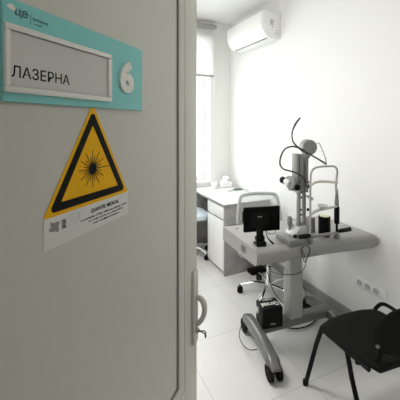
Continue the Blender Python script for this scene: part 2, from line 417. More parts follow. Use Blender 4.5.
q.prism([(cx + 0.0085 * math.cos(a_), cz + 0.0085 * math.sin(a_)) for a_ in [2 * PI * k / 28 for k in range(28)]], 'y', -0.0012, -0.0008)
for k in range(24):
    a_ = 2 * PI * k / 24
    L = (0.0340, 0.024)[k % 2]
    if k == 0: L = 0.044
    d_ = (math.cos(a_), math.sin(a_)); p_ = (-d_[1], d_[0]); w_ = 0.0010
    q.prism([(cx + d_[0] * 0.008 + p_[0] * w_, cz + d_[1] * 0.008 + p_[1] * w_), (cx + d_[0] * 0.008 - p_[0] * w_, cz + d_[1] * 0.008 - p_[1] * w_),
             (cx + d_[0] * L - p_[0] * w_ * 0.5, cz + d_[1] * L - p_[1] * w_ * 0.5), (cx + d_[0] * L + p_[0] * w_ * 0.5, cz + d_[1] * L + p_[1] * w_ * 0.5)], 'y', -0.0012, -0.0008)
q.build('starburst_symbol', 'letter', wn)
MB().box((0, -0.0006, 0.004), (0.210, 0, 0.0535)).build('text_strip', 'sticker', wn)
text('company_lettering', 'QUANTEL MEDICAL', 0.01, (0.099, -0.0008, 0.0350), 'letter', wn, width=0.080, height=0.0085, bold=0.0002, ext=0.0002, shear=0.15)
text('address_line', "11, rue du Bois Joli - CS 40015 - 63808 Cournon d'Auvergne - FRANCE", 0.01, (0.075, -0.0008, 0.0265), 'letter', wn, width=0.130, height=0.0042, bold=0.0002, ext=0.0002)
text('address_line', 'Tel : +33 (0)4 73 745 745   Fax : +33 (0)4 73 745 700', 0.01, (0.093, -0.0008, 0.0200), 'letter', wn, width=0.098, height=0.0038, bold=0.0002, ext=0.0002)
text('address_line', 'E-mail : contact@quantel-medical.com', 0.01, (0.105, -0.0008, 0.0137), 'letter', wn, width=0.075, height=0.0040, bold=0.0002, ext=0.0002)
q = MB()
q.prism([(0.012, 0.046), (0.018, 0.0425), (0.025, 0.0435), (0.030, 0.041), (0.027, 0.036), (0.028, 0.030), (0.0265, 0.025), (0.021, 0.029), (0.013, 0.030), (0.009, 0.034), (0.014, 0.037)], 'y', -0.0009, -0.0006)
q.build('bird_mark', 'faint', wn)
q = MB()
for (x, z) in ((0.034, 0.036), (0.034, 0.028)):
    for a in ((0, 0, 0.0085, 0.0012), (0, 0.0028, 0.0085, 0.004), (0, 0.0056, 0.0085, 0.0068), (0, 0.003, 0.0014, 0.0068), (0.0071, 0, 0.0085, 0.0035), (0.0038, 0, 0.005, 0.0068)):
        q.box((x + a[0], -0.0009, z + a[1]), (x + a[2], -0.0006, z + a[3]))
q.build('stacked_mark', 'letter', wn)
q = MB()
for k in range(3): q.box((0.047, -0.0008, 0.0295 + 0.0055 * k), (0.072, -0.0006, 0.0298 + 0.0055 * k))
q.tube([(0.050, -0.0007, 0.0455), (0.066, -0.0007, 0.0465), (0.0725, -0.0007, 0.042), (0.071, -0.0007, 0.034)], 0.0003, 6)
q.build('faint_lines', 'faint', wn)

# ------------------------------------------------------------------ air conditioner on the right wall
ac = empty('air_conditioner', (RX - 0.001, 2.565, 2.50), 0, 'white wall mounted air conditioner high on the right wall', 'air conditioner')
# profile in (x, z): x negative away from the wall
prof = [(0, 0.0), (-0.10, 0.0), (-0.150, 0.012), (-0.205, 0.062), (-0.228, 0.105), (-0.236, 0.150), (-0.236, 0.262), (-0.226, 0.280), (-0.19, 0.287), (-0.012, 0.287), (0, 0.287)]
prof_in = [(p[0] * 0.94, 0.006 + p[1] * 0.955) for p in prof]
MB().prism([(p[0], p[1]) for p in prof], 'y', 0.012, 0.733, 0.004).build('body', 'acwhite', ac)
for y0 in (0.0, 0.733):
    c_ = MB().prism(prof_in, 'y', y0, y0 + 0.012, 0.002).build('end_cap', 'acwhite', ac)
    if y0 == 0.0:
        q = MB()
        q.box((-0.135, -0.0008, 0.135), (-0.088, 0.0, 0.198), 0); q.build('rating_label', 'sticker', c_)
        q = MB()
        for k in range(7): q.box((-0.131, -0.0014, 0.140 + 0.008 * k), (-0.100 if k % 2 else -0.092, -0.0008, 0.143 + 0.008 * k))
        q.build('printed_marks', 'aclabel', c_)
        for (x, z) in ((-0.10, 0.112), (-0.045, 0.082), (-0.05, 0.055), (-0.03, 0.045)): MB().box((x - 0.012, -0.001, z), (x + 0.002, 0.0, z + 0.009)).build('symbol_mark', 'aclabel', c_)
q = MB(); q.box((-0.2035, 0.05, -0.0018), (-0.150, 0.69, 0.0018), 0)
q.bm.transform(Matrix.Translation(Vector((-0.0, 0, 0.0))))
q.bm.free()
# air flap lying on the sloped underside, and the dark outlet slot in front of it
a_, b_ = Vector((-0.150, 0, 0.012)), Vector((-0.205, 0, 0.062)); d_ = (b_ - a_).normalized(); nrm = Vector((d_.z * -1, 0, d_.x))
if nrm.z > 0: nrm = -nrm
def strip(t0, t1, y0, y1, h):
    k = MB(); P = [a_ + d_ * t0, a_ + d_ * t1, a_ + d_ * t1 + nrm * h, a_ + d_ * t0 + nrm * h]
    k.prism([(p.x, p.z) for p in P], 'y', y0, y1); return k
strip(0.004, 0.060, 0.05, 0.695, 0.003).build('air_flap', 'acwhite', ac)
a_, b_ = Vector((-0.10, 0, 0.0)), Vector((-0.150, 0, 0.012)); d_ = (b_ - a_).normalized(); nrm = Vector((d_.z, 0, -abs(d_.x)))
strip(0.034, 0.046, 0.05, 0.695, 0.0025).build('outlet_slot', 'darkgrey', ac)

# three-gang socket strip
so = empty('socket_strip', (RX - 0.0005, 1.403, 0.31), 0, 'white strip of three wall sockets low on the right wall', 'socket')
MB().box((-0.010, 0, 0), (0, 0.25, 0.078), 0.003).build('cover_plate', 'whiteplastic', so)
for k in range(3):
    y = 0.212 - 0.0685 * k
    sk = MB(); sk.lathe((-0.010, y, 0.039), [(0.0235, -0.002), (0.0235, 0.0022), (0.0205, 0.0028), (0.0195, 0.0004)], (-1, 0, 0)); sk = sk.build('socket_insert', 'socketgrey', so)
    for dy in (-0.0095, 0.0095):
        MB().cyl((-0.0112, y + dy, 0.039), (-0.0105, y + dy, 0.039), 0.0032, n=12).build('pin_hole', 'black', sk)
MB().box((-0.0115, 0.008, 0.010), (-0.0098, 0.046, 0.068), 0.001).build('blank_cover', 'whiteplastic', so)

# ------------------------------------------------------------------ desk in the far corner
DX, DY0, DZ = 1.535, 2.73, 0.75
desk = empty('desk', (DX, DY0, 0), 0, 'desk with white top and concrete grey side in the far right corner', 'desk')
DW = RX - DX - 0.016; DLn = BY - DY0 - 0.016
MB().box((-0.006, -0.006, DZ - 0.004), (DW, DLn, DZ), 0.001).build('desk_top', 'desktop', desk)
MB().box((-0.006, -0.006, DZ - 0.026), (DW, DLn, DZ - 0.004), 0.001).build('desk_top_core', 'deskgrey', desk)
MB().box((0, 0, 0), (DW, 0.018, DZ - 0.026), 0.001).build('end_panel', 'deskgrey', desk)
MB().box((0.01, 0.385, 0), (DW, 0.40, DZ - 0.026), 0.001).build('divider_panel', 'deskgrey', desk)
MB().box((DW - 0.03, 0.40, 0.10), (DW - 0.014, DLn, DZ - 0.026), 0.001).build('modesty_panel', 'deskgrey', desk)
MB().box((0.01, DLn - 0.018, 0), (DW - 0.03, DLn, DZ - 0.026), 0.001).build('end_panel', 'deskgrey', desk)
MB().box((0.018, 0.018, 0.0), (DW - 0.01, 0.385, DZ - 0.03), 0).build('pedestal_body', 'deskgrey', desk)
MB().box((0.0, 0.021, 0.585), (0.017, 0.395, DZ - 0.040), 0.002).build('drawer', 'drawerwhite', desk)
MB().box((0.0, 0.021, 0.045), (0.017, 0.395, 0.565), 0.002).build('cabinet_front', 'drawerwhite', desk)

# things on the desk
tb = empty('tissue_box', (1.99, 3.50, DZ), R(-12), 'white tissue box with crumpled tissue in the back corner of the desk', 'tissue box')
MB().box((-0.07, -0.06, 0), (0.07, 0.06, 0.075), 0.01, 3).build('carton', 'tissue', tb)
q = MB(); bmesh.ops.create_icosphere(q.bm, subdivisions=3, radius=0.045)
for v in q.bm.verts:
    n_ = v.co.normalized(); v.co *= 1 + 0.18 * math.sin(7 * n_.x + 3 * n_.z) * math.cos(6 * n_.y + 2); v.co.z *= 1.05
q.bm.transform(Matrix.Translation((0.0, 0.0, 0.098))); q.build('tissue', 'tissue', tb)
q = MB(); q.lathe((1.80, 3.46, DZ), [(0.032, 0), (0.036, 0.004), (0.040, 0.085), (0.038, 0.087), (0.034, 0.02), (0.001, 0.012)]); tag(q.build('paper_cup', 'tissue'), 'white paper cup standing left of the tissue box on the desk', 'cup')
q = MB(); q.box((-0.065, -0.035, 0), (0.065, 0.035, 0.025), 0.01, 3); wo = q.build('glasses_case', 'tissue'); wo.location = (1.90, 3.27, DZ); wo.rotation_euler = (0, 0, R(20)); tag(wo, 'small white box lying in front of the tissue box on the desk', 'box')
q = MB(); q.box((-0.055, -0.03, 0), (0.055, 0.03, 0.012), 0.004); wo = q.build('phone', 'green'); wo.location = (2.035, 3.27, DZ); wo.rotation_euler = (0, 0, R(-8)); tag(wo, 'small dark green flat item on the desk by the wall', 'case')

# ------------------------------------------------------------------ office chairs (shared builder)
def five_star(root, base_m, r=0.27, rot=0.0, hubz=0.10, seat_z=0.34, cm='black'):
    q = MB(); q.lathe((0, 0, 0), [(0.03, hubz - 0.025), (0.034, hubz - 0.01), (0.034, hubz + 0.03), (0.026, hubz + 0.045), (0.026, seat_z - 0.09), (0.015, seat_z - 0.088), (0.015, seat_z)]); q.build('gas_lift', base_m, root)
    for k in range(5):
        a = rot + 2 * PI * k / 5; d = Vector((math.cos(a), math.sin(a), 0)); s_ = Vector((-math.sin(a), math.cos(a), 0))
        q = MB(); q.tube([d * 0.02 + V(0, 0, hubz), d * r * 0.55 + V(0, 0, hubz + 0.004), d * r + V(0, 0, 0.075)], [0.019, 0.015, 0.012], 10, flat=0.7); lg = q.build('star_leg', base_m, root)
        q = MB(); c0 = d * (r + 0.004)
        q.cyl(c0 + V(0, 0, 0.05), c0 + V(0, 0, 0.078), 0.007, n=10)
        for e in (-0.016, 0.016):
            q.lathe(c0 + s_ * (e - 0.008) + V(0, 0, 0.0275), [(0.02, 0), (0.027, 0.002), (0.027, 0.014), (0.02, 0.016)], s_, 18)
        q.tube([c0 + V(0, 0, 0.045) - s_ * 0.01, c0 + V(0, 0, 0.045) + s_ * 0.01], 0.012, 10)
        q.build('caster', cm, lg)

# mesh-back office chair behind the laser table; local -y is where the sitter faces
oc = empty('office_chair', (1.75, 2.27, 0), R(-14), 'office chair with light grey mesh back on a chrome star base behind the laser table', 'office chair')
five_star(oc, 'chrome', 0.262, R(160), 0.105, 0.36)
q = MB(); q.prism([(0.23 * math.cos(a) * (1 - 0.08 * math.cos(4 * a)), 0.02 + 0.22 * math.sin(a) * (1 - 0.08 * math.cos(4 * a))) for a in [2 * PI * k / 40 for k in range(40)]], 'z', 0.375, 0.435, 0.02, 3); q.build('seat', 'chairblack', oc)
MB().box((-0.09, -0.08, 0.355), (0.09, 0.10, 0.377), 0.006).build('tilt_mechanism', 'black', oc)
def bx(u, z): return Vector((u, 0.26 + 0.07 * (z - 0.45) - 0.10 * (u / 0.24) ** 2 * 0.5, z))
outl = [(-0.13, 0.47), (-0.20, 0.52), (-0.225, 0.62), (-0.215, 0.76), (-0.195, 0.845), (-0.16, 0.872), (0, 0.880), (0.16, 0.872), (0.195, 0.845), (0.215, 0.76), (0.228, 0.62), (0.20, 0.52), (0.13, 0.47), (0, 0.462), (-0.13, 0.47)]
q = MB(); q.tube([bx(u, z) for u, z in outl], 0.013, 10, res=5, flat=1.3); q.build('back_frame', 'chairgrey', oc)
q = MB()
def backw(z):
    for i in range(6):
        (u0, z0), (u1, z1) = outl[6 + i], outl[7 + i]
        if z1 <= z <= z0: return u0 + (u1 - u0) * (z0 - z) / max(z0 - z1, 1e-6)
    return 0.12
q.grid(lambda a, b_: bx((a * 2 - 1) * max(0.12, backw(0.475 + b_ * 0.395)) * 0.985, 0.475 + b_ * 0.395), 13, 9)
q.build('mesh_back', 'mesh', oc)
q = MB(); q.tube([(0, 0.08, 0.335), (0, 0.24, 0.325), (0, 0.285, 0.38), (0, 0.282, 0.60)], 0.018, 10, flat=0.6); q.build('back_support', 'chairgrey', oc)
for s_ in (-1, 1):
    q = MB(); q.tube([(s_ * 0.17, 0.05, 0.35), (s_ * 0.25, 0.05, 0.36), (s_ * 0.275, 0.05, 0.44), (s_ * 0.275, 0.06, 0.58), (s_ * 0.27, 0.06, 0.60)], 0.012, 10); ar = q.build('armrest_bracket', 'chairgrey', oc)
    MB().box((s_ * 0.27 - 0.03, -0.07, 0.598), (s_ * 0.27 + 0.03, 0.16, 0.622), 0.01, 3).build('armrest_pad', 'black', ar)

# pale blue chair pushed into the desk's knee space (turned to the desk, +x)
bc = empty('swivel_chair', (1.44, 3.355, 0), R(90), 'white swivel chair with pale blue seat tucked in at the corner desk', 'office chair')
five_star(bc, 'whiteplastic', 0.22, R(-154), 0.10, 0.44)
q = MB(); q.prism([(0.21 * math.cos(a) * (1 - 0.08 * math.cos(4 * a)), 0.20 * math.sin(a) * (1 - 0.08 * math.cos(4 * a))) for a in [2 * PI * k / 36 for k in range(36)]], 'z', 0.455, 0.52, 0.02, 3); q.build('seat', 'blue', bc)
MB().box((-0.10, -0.10, 0.435), (0.10, 0.10, 0.457), 0.004).build('seat_plate', 'black', bc)
q = MB(); q.tube([(0, 0.12, 0.45), (0, 0.215, 0.45), (0, 0.245, 0.50), (0, 0.24, 0.62)], 0.015, 10); q.build('back_support', 'whiteplastic', bc)
q = MB()
q.box((-0.20, 0.215, 0.60), (0.20, 0.25, 0.95), 0.016, 3); q.build('backrest', 'blue', bc)
for o in [bc]: o.rotation_euler = (0, 0, R(90))

# black foot pedal / bag on the floor under the far chair
q = MB(); q.box((-0.10, -0.06, 0), (0.10, 0.04, 0.045), 0.016, 3); o = q.build('foot_pedal', 'black'); o.location = (1.90, 2.675, 0); tag(o, 'flat black pedal on the floor against the grey desk side', 'pedal')

# ------------------------------------------------------------------ the laser table
TR = R(-5)
tab = empty('instrument_table', (1.64, 1.787, 0), TR, 'grey motorised instrument table on a column with wheeled feet', 'table')
TZ = 0.78
hx, hy = 0.485, 0.25
TM = Matrix.Translation((1.64, 1.787, 0)) @ Matrix.Rotation(TR, 4, 'Z'); Ti = TM.inverted()
def L_(x, y, z=0): return Ti @ Vector((x, y, z))
NL, FL, NR, FR = L_(1.128, 1.585), L_(1.160, 2.085), L_(2.122, 1.450), L_(2.117, 1.965)
hx = -(NL.x + FL.x) / 2
q = MB(); prev = None
st = [0, 0.06, 0.14, 0.20, 0.27, 0.34, 0.5, 0.62, 0.68, 0.74, 0.80, 0.88, 0.955, 0.972, 0.986, 0.996, 1.0]
dent = {0.27: 0.006, 0.34: 0.012, 0.5: 0.02, 0.62: 0.02, 0.68: 0.018, 0.74: 0.008}
for t_ in st:
    e = 0.0
    if t_ > 0.955: e = 1 - math.sqrt(max(0, 1 - ((t_ - 0.955) / 0.045) ** 2))
    f0 = NL.lerp(NR, t_); b0 = FL.lerp(FR, t_); f0 = f0 + Vector((0, dent.get(t_, 0) * 0.5 + 0.018 * e, 0)); b0 = b0 - Vector((0, 0.03 * e, 0))
    zt_, zb_ = TZ - 0.030 * e, TZ - 0.104 + 0.022 * e
    hh_ = (zt_ - zb_) / 2; rr = min(0.036, hh_ * 0.92); sec = []
    def pt(yy, z):
        k = (yy - f0.y) / (b0.y - f0.y); return Vector((f0.x + (b0.x - f0.x) * k, yy, z))
    for a in range(7): sec.append(pt(f0.y + rr - rr * math.cos(R(15 * a)), zt_ - rr + rr * math.sin(R(15 * a))))
    r2 = 0.008
    for a in range(4): sec.append(pt(b0.y - r2 + r2 * math.sin(R(30 * a)), zt_ - r2 + r2 * math.cos(R(30 * a))))
    for a in range(4): sec.append(pt(b0.y - r2 + r2 * math.cos(R(30 * a)), zb_ + r2 - r2 * math.sin(R(30 * a))))
    for a in range(7): sec.append(pt(f0.y + rr - rr * math.sin(R(15 * a)), zb_ + rr - rr * math.cos(R(15 * a))))
    rg = [q.bm.verts.new(p) for p in sec]
    if prev:
        for k in range(len(rg)): q.bm.faces.new((prev[k], prev[(k + 1) % len(rg)], rg[(k + 1) % len(rg)], rg[k]))
    else: q.bm.faces.new(rg[::-1])
    prev = rg
q.bm.faces.new(prev)
tt = q.build('table_top', 'tablegrey', tab, ang=50)
q = MB()
for k in range(7): q.box((-hx - 0.0012, -0.10 + 0.009 * k, TZ - 0.072), (-hx + 0.001, -0.096 + 0.009 * k, TZ - 0.028))
q.build('speaker_grille', 'greyplastic', tt)
q = MB()
for z in (0.048, 0.06): q.lathe((-hx - 0.0005, 0.20, TZ - z), [(0.0035, -0.001), (0.0035, 0.0015)], (-1, 0, 0), 10)
q.build('indicator', 'darkgrey', tt)
q = MB(); q.box((0.395, 0.05, TZ - 0.0005), (0.402, 0.085, TZ + 0.001)); q.build('red_mark', 'red', tt)
q = MB(); q.lathe((-0.42, 0.17, TZ - 0.0005), [(0.008, 0), (0.008, 0.0015)]); q.build('screw_cap', 'black', tt)
# column
ccx, ccy = -0.07, -0.05
MB().box((ccx - 0.055, ccy - 0.045, 0.165), (ccx + 0.055, ccy + 0.045, 0.50), 0.008, 3).build('outer_column', 'columngrey', tab)
MB().box((ccx - 0.051, ccy - 0.041, 0.50), (ccx + 0.051, ccy + 0.041, TZ - 0.1035), 0.006, 3).build('inner_column', 'columngrey', tab)
MB().box((ccx - 0.11, ccy - 0.09, TZ - 0.118), (ccx + 0.11, ccy + 0.09, TZ - 0.1035), 0.004).build('mounting_plate', 'darkgrey', tab)
# cross beam
MB().box((-0.36, ccy - 0.04, 0.108), (0.27, ccy + 0.04, 0.170), 0.014, 3).build('cross_beam', 'footgrey', tab)
# feet with casters : local positions
def foot(x0, y0, x1, y1):
    a = Vector((x0, y0, 0)); b_ = Vector((x1, y1, 0)); L = (b_ - a).length; d = (b_ - a).normalized(); s_ = Vector((-d.y, d.x, 0))
    q = MB(); N = 13
    prev = None
    for i in range(N):
        t_ = i / (N - 1); c = a + d * L * t_
        e = abs(2 * t_ - 1)
        top = 0.166 - 0.040 * e ** 2.2; bot = 0.100 - 0.012 * e; hwid = 0.036 + 0.012 * e ** 3
        if i in (0, N - 1): top -= 0.018; hwid *= 0.62
        if i in (0, N - 1): c = c - d * (0.012 if i == 0 else -0.012)
        sec = [(-hwid, bot), (-hwid, top - 0.02), (-hwid * 0.72, top - 0.004), (-hwid * 0.3, top), (hwid * 0.3, top), (hwid * 0.72, top - 0.004), (hwid, top - 0.02), (hwid, bot)]
        rg = [q.bm.verts.new(c + s_ * u + Vector((0, 0, z))) for u, z in sec]
        if prev:
            for k in range(8): q.bm.faces.new((prev[k], prev[(k + 1) % 8], rg[(k + 1) % 8], rg[k]))
        else: q.bm.faces.new(rg[::-1])
        prev = rg
    q.bm.faces.new(prev)
    ft = q.build('foot', 'footgrey', tab, ang=50)
    for c in (a + d * 0.035, b_ - d * 0.035):
        q = MB()
        for e in (-0.030, 0.030):
            q.lathe(c + s_ * (e - 0.014) + V(0, 0, 0.0505), [(0.030, 0), (0.046, 0.002), (0.050, 0.006), (0.050, 0.022), (0.046, 0.026), (0.030, 0.028)], s_, 24)
        q.cyl(c - s_ * 0.03 + V(0, 0, 0.0505), c + s_ * 0.03 + V(0, 0, 0.0505), 0.012, n=12)
        q.cyl(c + V(0, 0, 0.055), c + V(0, 0, 0.104), 0.016, n=14)
        q.build('caster', 'rubber', ft)
    return ft
p, q2 = L_(1.190, 1.470), L_(1.305, 1.975); foot(p.x, p.y, q2.x, q2.y)
p, q2 = L_(1.86, 1.42), L_(1.91, 1.96); foot(p.x, p.y, q2.x, q2.y)

# black laser unit on the foot / beam
lb = empty('laser_power_unit', TM @ Vector((-0.292, -0.085, 0.1708)), TR + R(-8), 'black laser power box with white lettering standing on the table foot', 'laser unit')
MB().box((-0.078, -0.05, 0), (0.078, 0.075, 0.145), 0.012, 3).build('housing', 'black', lb)
mt = Matrix.Rotation(R(-90), 4, 'X') @ Matrix.Identity(4)
# lettering on the top, read from the far side
def toptext(body, w_, h_, cx_, cy_):
    m_ = Matrix.Translation((cx_, cy_, 0.1452)) @ Matrix.Rotation(PI, 4, 'Z') @ Matrix.Rotation(R(-90), 4, 'X') @ Matrix.Translation((-w_ / 2, 0, -h_ / 2))
    return text('lettering', body, 0.02, (0, 0, 0), 'sticker', lb, width=w_, height=h_, bold=0.0012, ext=0.0003, mtx=m_)
toptext('Quantel', 0.132, 0.050, 0.0, 0.0)
toptext('medical', 0.070, 0.018, 0.0, 0.050)
MB().box((-0.018, -0.0512, 0.030), (0.018, -0.0498, 0.040), 0).build('front_badge', 'greyplastic', lb)
q = MB(); q.lathe((-0.078, 0.02, 0.10), [(0.022, -0.002), (0.022, 0.010), (0.017, 0.014)], (-1, 0, 0)); q.build('side_knob', 'steel', lb)
q = MB(); q.cyl((-0.055, 0.055, 0.14), (-0.055, 0.055, 0.185), 0.008, n=12); q.build('cable_plug', 'whiteplastic', lb)

# ------------------------------------------------------------------ monitor on the table (its back to us)
mo = empty('monitor', (1.212, 1.675, TZ), R(-13), 'small black monitor seen from behind on the left end of the table', 'monitor')
q = MB(); q.box((-0.034, -0.045, 0), (0.034, 0.03, 0.014), 0.005); q.box((-0.014, -0.045, 0.016), (0.034, -0.005, 0.03), 0.005); q.build('stand_base', 'black', mo)
q = MB(); q.box((-0.022, -0.022, 0.012), (0.022, 0.008, 0.17), 0.005); q.cyl((-0.03, -0.007, 0.045), (0.03, -0.007, 0.045), 0.016, n=18); q.build('stand_post', 'black', mo)
sc_ = MB(); sc_.box((-0.108, 0.0, 0.085), (0.152, 0.024, 0.250), 0.006, 3); scr = sc_.build('screen', 'screen', mo)
MB().box((-0.06, -0.010, 0.115), (0.065, 0.001, 0.215), 0.005).build('vesa_cover', 'black', scr)
MB().box((-0.016, -0.0115, 0.186), (0.016, -0.0095, 0.193)).build('badge', 'greyplastic', scr)
MB().box((-0.114, 0.004, 0.15), (-0.107, 0.022, 0.225), 0.002).build('side_button', 'black', scr)
q = MB(); q.tube([(0.05, 0.01, 0.088), (0.062, -0.01, 0.072), (0.10, -0.012, 0.070), (0.12, 0.008, 0.082)], 0.002, 8); q.build('cable', 'black', mo)
q = MB(); q.tube([(0.045, 0.0, 0.085), (0.05, -0.02, 0.05), (0.075, -0.035, 0.020), (0.085, -0.04, 0.012)], [0.002, 0.003, 0.0065, 0.006], 10); q.build('cable_plug', 'black', mo)

# ------------------------------------------------------------------ slit lamp with laser tower
SL = (1.525, 1.625)
sl = empty('slit_lamp', (SL[0], SL[1], TZ), TR, 'tall grey slit lamp laser microscope standing on the table', 'slit lamp')
# sliding base slab, white joystick housing
q = MB(); q.box((-0.150, -0.085, 0.0), (-0.006, 0.085, 0.042), 0.008, 3); q.box((-0.03, -0.018, 0.0), (0.065, 0.083, 0.0405), 0.008, 3); q.build('base_slab', 'greyplastic', sl)
q = MB(); q.prism([(-0.085, 0.040), (0.04, 0.040), (0.035, 0.06), (0.025, 0.105), (-0.03, 0.105), (-0.060, 0.06)], 'y', -0.035, 0.07, 0.008); q.build('cross_slide', 'housing', sl)
q = MB(); q.lathe((-0.055, 0.045, 0.045), [(0.010, 0), (0.010, 0.04), (0.017, 0.05), (0.019, 0.09), (0.014, 0.108), (0.004, 0.112)]); q.build('joystick', 'greyplastic', sl)
for (x, y) in ((-0.085, -0.055), (-0.03, -0.085)):
    q = MB(); q.lathe((x, y, 0.043), [(0.014, 0), (0.014, 0.016), (0.010, 0.02)], n=18); q.build('knob', 'black', sl)
# near vertical arm with rack (px 297-303) from base to above
q = MB(); q.box((-0.034, -0.026, 0.11), (-0.014, 0.000, 0.36), 0.004); q.box((-0.008, -0.028, 0.33), (0.004, -0.008, 0.60), 0.003); q.box((-0.036, -0.026, 0.100), (0.012, 0.004, 0.125), 0.003); q.build('arm', 'greyplastic', sl)
for z in (0.18, 0.215, 0.30, 0.335): MB().cyl((-0.015, -0.016, z), (-0.003, -0.020, z), 0.007, n=12).build('arm_screw', 'black', sl)
# microscope body
q = MB(); q.box((-0.050, -0.030, 0.34), (-0.008, 0.030, 0.605), 0.005, 2); q.build('microscope_body', 'greyplastic', sl)
q = MB(); q.box((-0.032, -0.0315, 0.47), (-0.026, -0.0295, 0.585)); q.build('slot', 'darkgrey', sl)
# binocular head, pointing back towards the operator (+y) and left
q = MB(); q.prism([(-0.03, 0.375), (0.03, 0.34), (0.065, 0.37), (0.070, 0.425), (0.03, 0.445), (-0.03, 0.44)], 'x', -0.075, -0.01, 0.008); q.build('binocular_head', 'greyplastic', sl)
for i, x in enumerate((-0.070, -0.018)):
    q = MB(); a = V(x, 0.022, 0.396); d = V(-0.15, 0.93, 0.16).normalized()
    q.lathe(a, [(0.020, 0), (0.022, 0.02), (0.020, 0.045)], d, 20); tb_ = q.build('eyepiece_tube', 'eyecup', sl)
    q = MB(); q.lathe(a + d * 0.042, [(0.018, 0), (0.024, 0.01), (0.025, 0.035), (0.020, 0.042), (0.012, 0.038)], d, 20); q.build('eyecup', 'black', tb_)
q = MB(); q.lathe((-0.055, -0.035, 0.378), [(0.020, -0.005), (0.020, 0.014), (0.015, 0.018)], (-0.4, -1, 0), 20); q.build('magnification_knob', 'black', sl)
q = MB(); q.lathe((-0.046, -0.02, 0.345), [(0.012, 0), (0.012, 0.012)], (-0.3, -1, 0), 16); q.build('knob', 'steel', sl)
# illumination tower behind with round lamp head
q = MB(); q.box((0.032, 0.004, 0.040), (0.054, 0.028, 0.60), 0.004); q.box((0.040, -0.014, 0.33), (0.060, 0.004, 0.575), 0.003); q.build('illumination_tower', 'greyplastic', sl)
for z, e in ((0.205, 0.010), (0.37, 0.014), (0.40, 0.008)): MB().lathe((0.056, -0.0, z), [(e, 0), (e, 0.018), (e * 0.7, 0.022)], (0.8, -0.6, 0), 16).build('tower_knob', 'black', sl)
q = MB(); q.lathe((0.062, -0.028, 0.648), [(0.047, 0.0), (0.054, 0.006), (0.055, 0.055), (0.050, 0.066), (0.03, 0.070)], (0.25, 1, 0.02), 36); q.build('lamp_head', 'greyplastic', sl)
q = MB(); q.box((0.035, -0.015, 0.57), (0.075, 0.03, 0.61), 0.005); q.build('lamp_neck', 'greyplastic', sl)
MB().box((0.108, -0.01, 0.615), (0.120, 0.03, 0.665), 0.003).build('lamp_clip', 'black', sl)
q = MB(); q.lathe((0.060, -0.0, 0.30), [(0.01, 0), (0.012, 0.02), (0.012, 0.05)], (0, -1, -0.2), 14); q.build('mirror_mount', 'steel', sl)

# ------------------------------------------------------------------ chin rest
ch = empty('chin_rest', (1.655, 1.525, TZ), TR, 'tall white tubular chin rest frame at the front of the slit lamp', 'chin rest')
x0, x1 = -0.118, 0.112
q = MB(); q.box((x0 - 0.012, 0.0, 0.034), (x1 + 0.012, 0.02, 0.052), 0.003)
q.box((x0 - 0.010, -0.01, 0.0), (x0 + 0.010, 0.03, 0.036), 0.003); q.box((x1 - 0.010, -0.01, 0.0), (x1 + 0.010, 0.03, 0.036), 0.003); q.build('mounting_rail', 'greyplastic', ch)
for s_, xx, e in ((-1, x0, 0.105), (1, x1, 0.100)):
    q = MB(); q.cyl((xx, 0.01, 0.05), (xx + s_ * 0.012, 0.01, 0.052), 0.010, n=14); q.tube([(xx + s_ * 0.010, 0.004, 0.056), (xx + s_ * 0.03, -0.006, 0.060), (xx + s_ * e, -0.012, 0.064)], [0.011, 0.0145, 0.0145], 14); q.build('hand_grip', 'black', ch)
q = MB()
q.tube([(x0, 0.01, 0.05), (x0, 0.01, 0.20), (x0, 0.01, 0.32), (x0 + 0.002, 0.01, 0.43), (x0 + 0.010, 0.01, 0.485), (x0 + 0.035, 0.01, 0.509), (x0 + 0.075, 0.01, 0.517), (x1 - 0.055, 0.01, 0.517), (x1 - 0.015, 0.01, 0.509), (x1 + 0.003, 0.01, 0.485), (x1 + 0.002, 0.01, 0.45), (x1 - 0.008, 0.01, 0.38), (x1, 0.01, 0.30)], 0.0075, 12, res=6)
q.build('frame_tube', 'tubegrey', ch)
q = MB(); q.lathe((x1, 0.01, 0.05), [(0.008, 0), (0.008, 0.055), (0.016, 0.058), (0.018, 0.07), (0.018, 0.175), (0.014, 0.18)]); q.build('height_knob', 'black', ch)
q = MB(); q.lathe((x1, 0.01, 0.229), [(0.014, 0), (0.015, 0.03), (0.009, 0.10), (0.0078, 0.12)]); q.build('post_sleeve', 'greyplastic', ch)
q = MB(); q.grid(lambda a, b_: V(x0 + (x1 - x0) * a, -0.002 + 0.06 * math.sin(PI * a) * 0.9, 0.390 + 0.018 * b_ + 0.006 * math.sin(PI * a)), 17, 3)
fb = q.build('forehead_band', 'cream', ch)
md = fb.modifiers.new('thick', 'SOLIDIFY'); md.thickness = 0.006; md.offset = 0
q = MB(); q.tube([(x1, 0.01, 0.228), (x1 - 0.05, 0.0, 0.232), (x0 + 0.06, 0.0, 0.222), (x0 + 0.02, 0.005, 0.206), (x0, 0.01, 0.19)], [0.009, 0.013, 0.013, 0.011, 0.008], 10, flat=0.7); q.build('chin_bar', 'housing', ch)
q = MB(); q.lathe((-0.02, 0.0, 0.230), [(0.010, 0), (0.025, 0.006), (0.035, 0.016), (0.037, 0.022), (0.031, 0.018), (0.002, 0.010)]); q.build('chin_cup', 'housing', ch)

# black cup with lime rim, on the table behind the chin rest
cu = empty('black_canister', (1.742, 1.612, TZ), 0, 'short black cylinder with a pale lime lid on the table', 'canister')
q = MB(); q.lathe((0, 0, 0), [(0.040, 0), (0.042, 0.003), (0.042, 0.137), (0.039, 0.140)]); q.build('canister_body', 'black', cu)
q = MB(); q.lathe((0, 0, 0.139), [(0.033, 0), (0.033, 0.004), (0.022, 0.006)]); q.build('lid', 'limelid', cu)
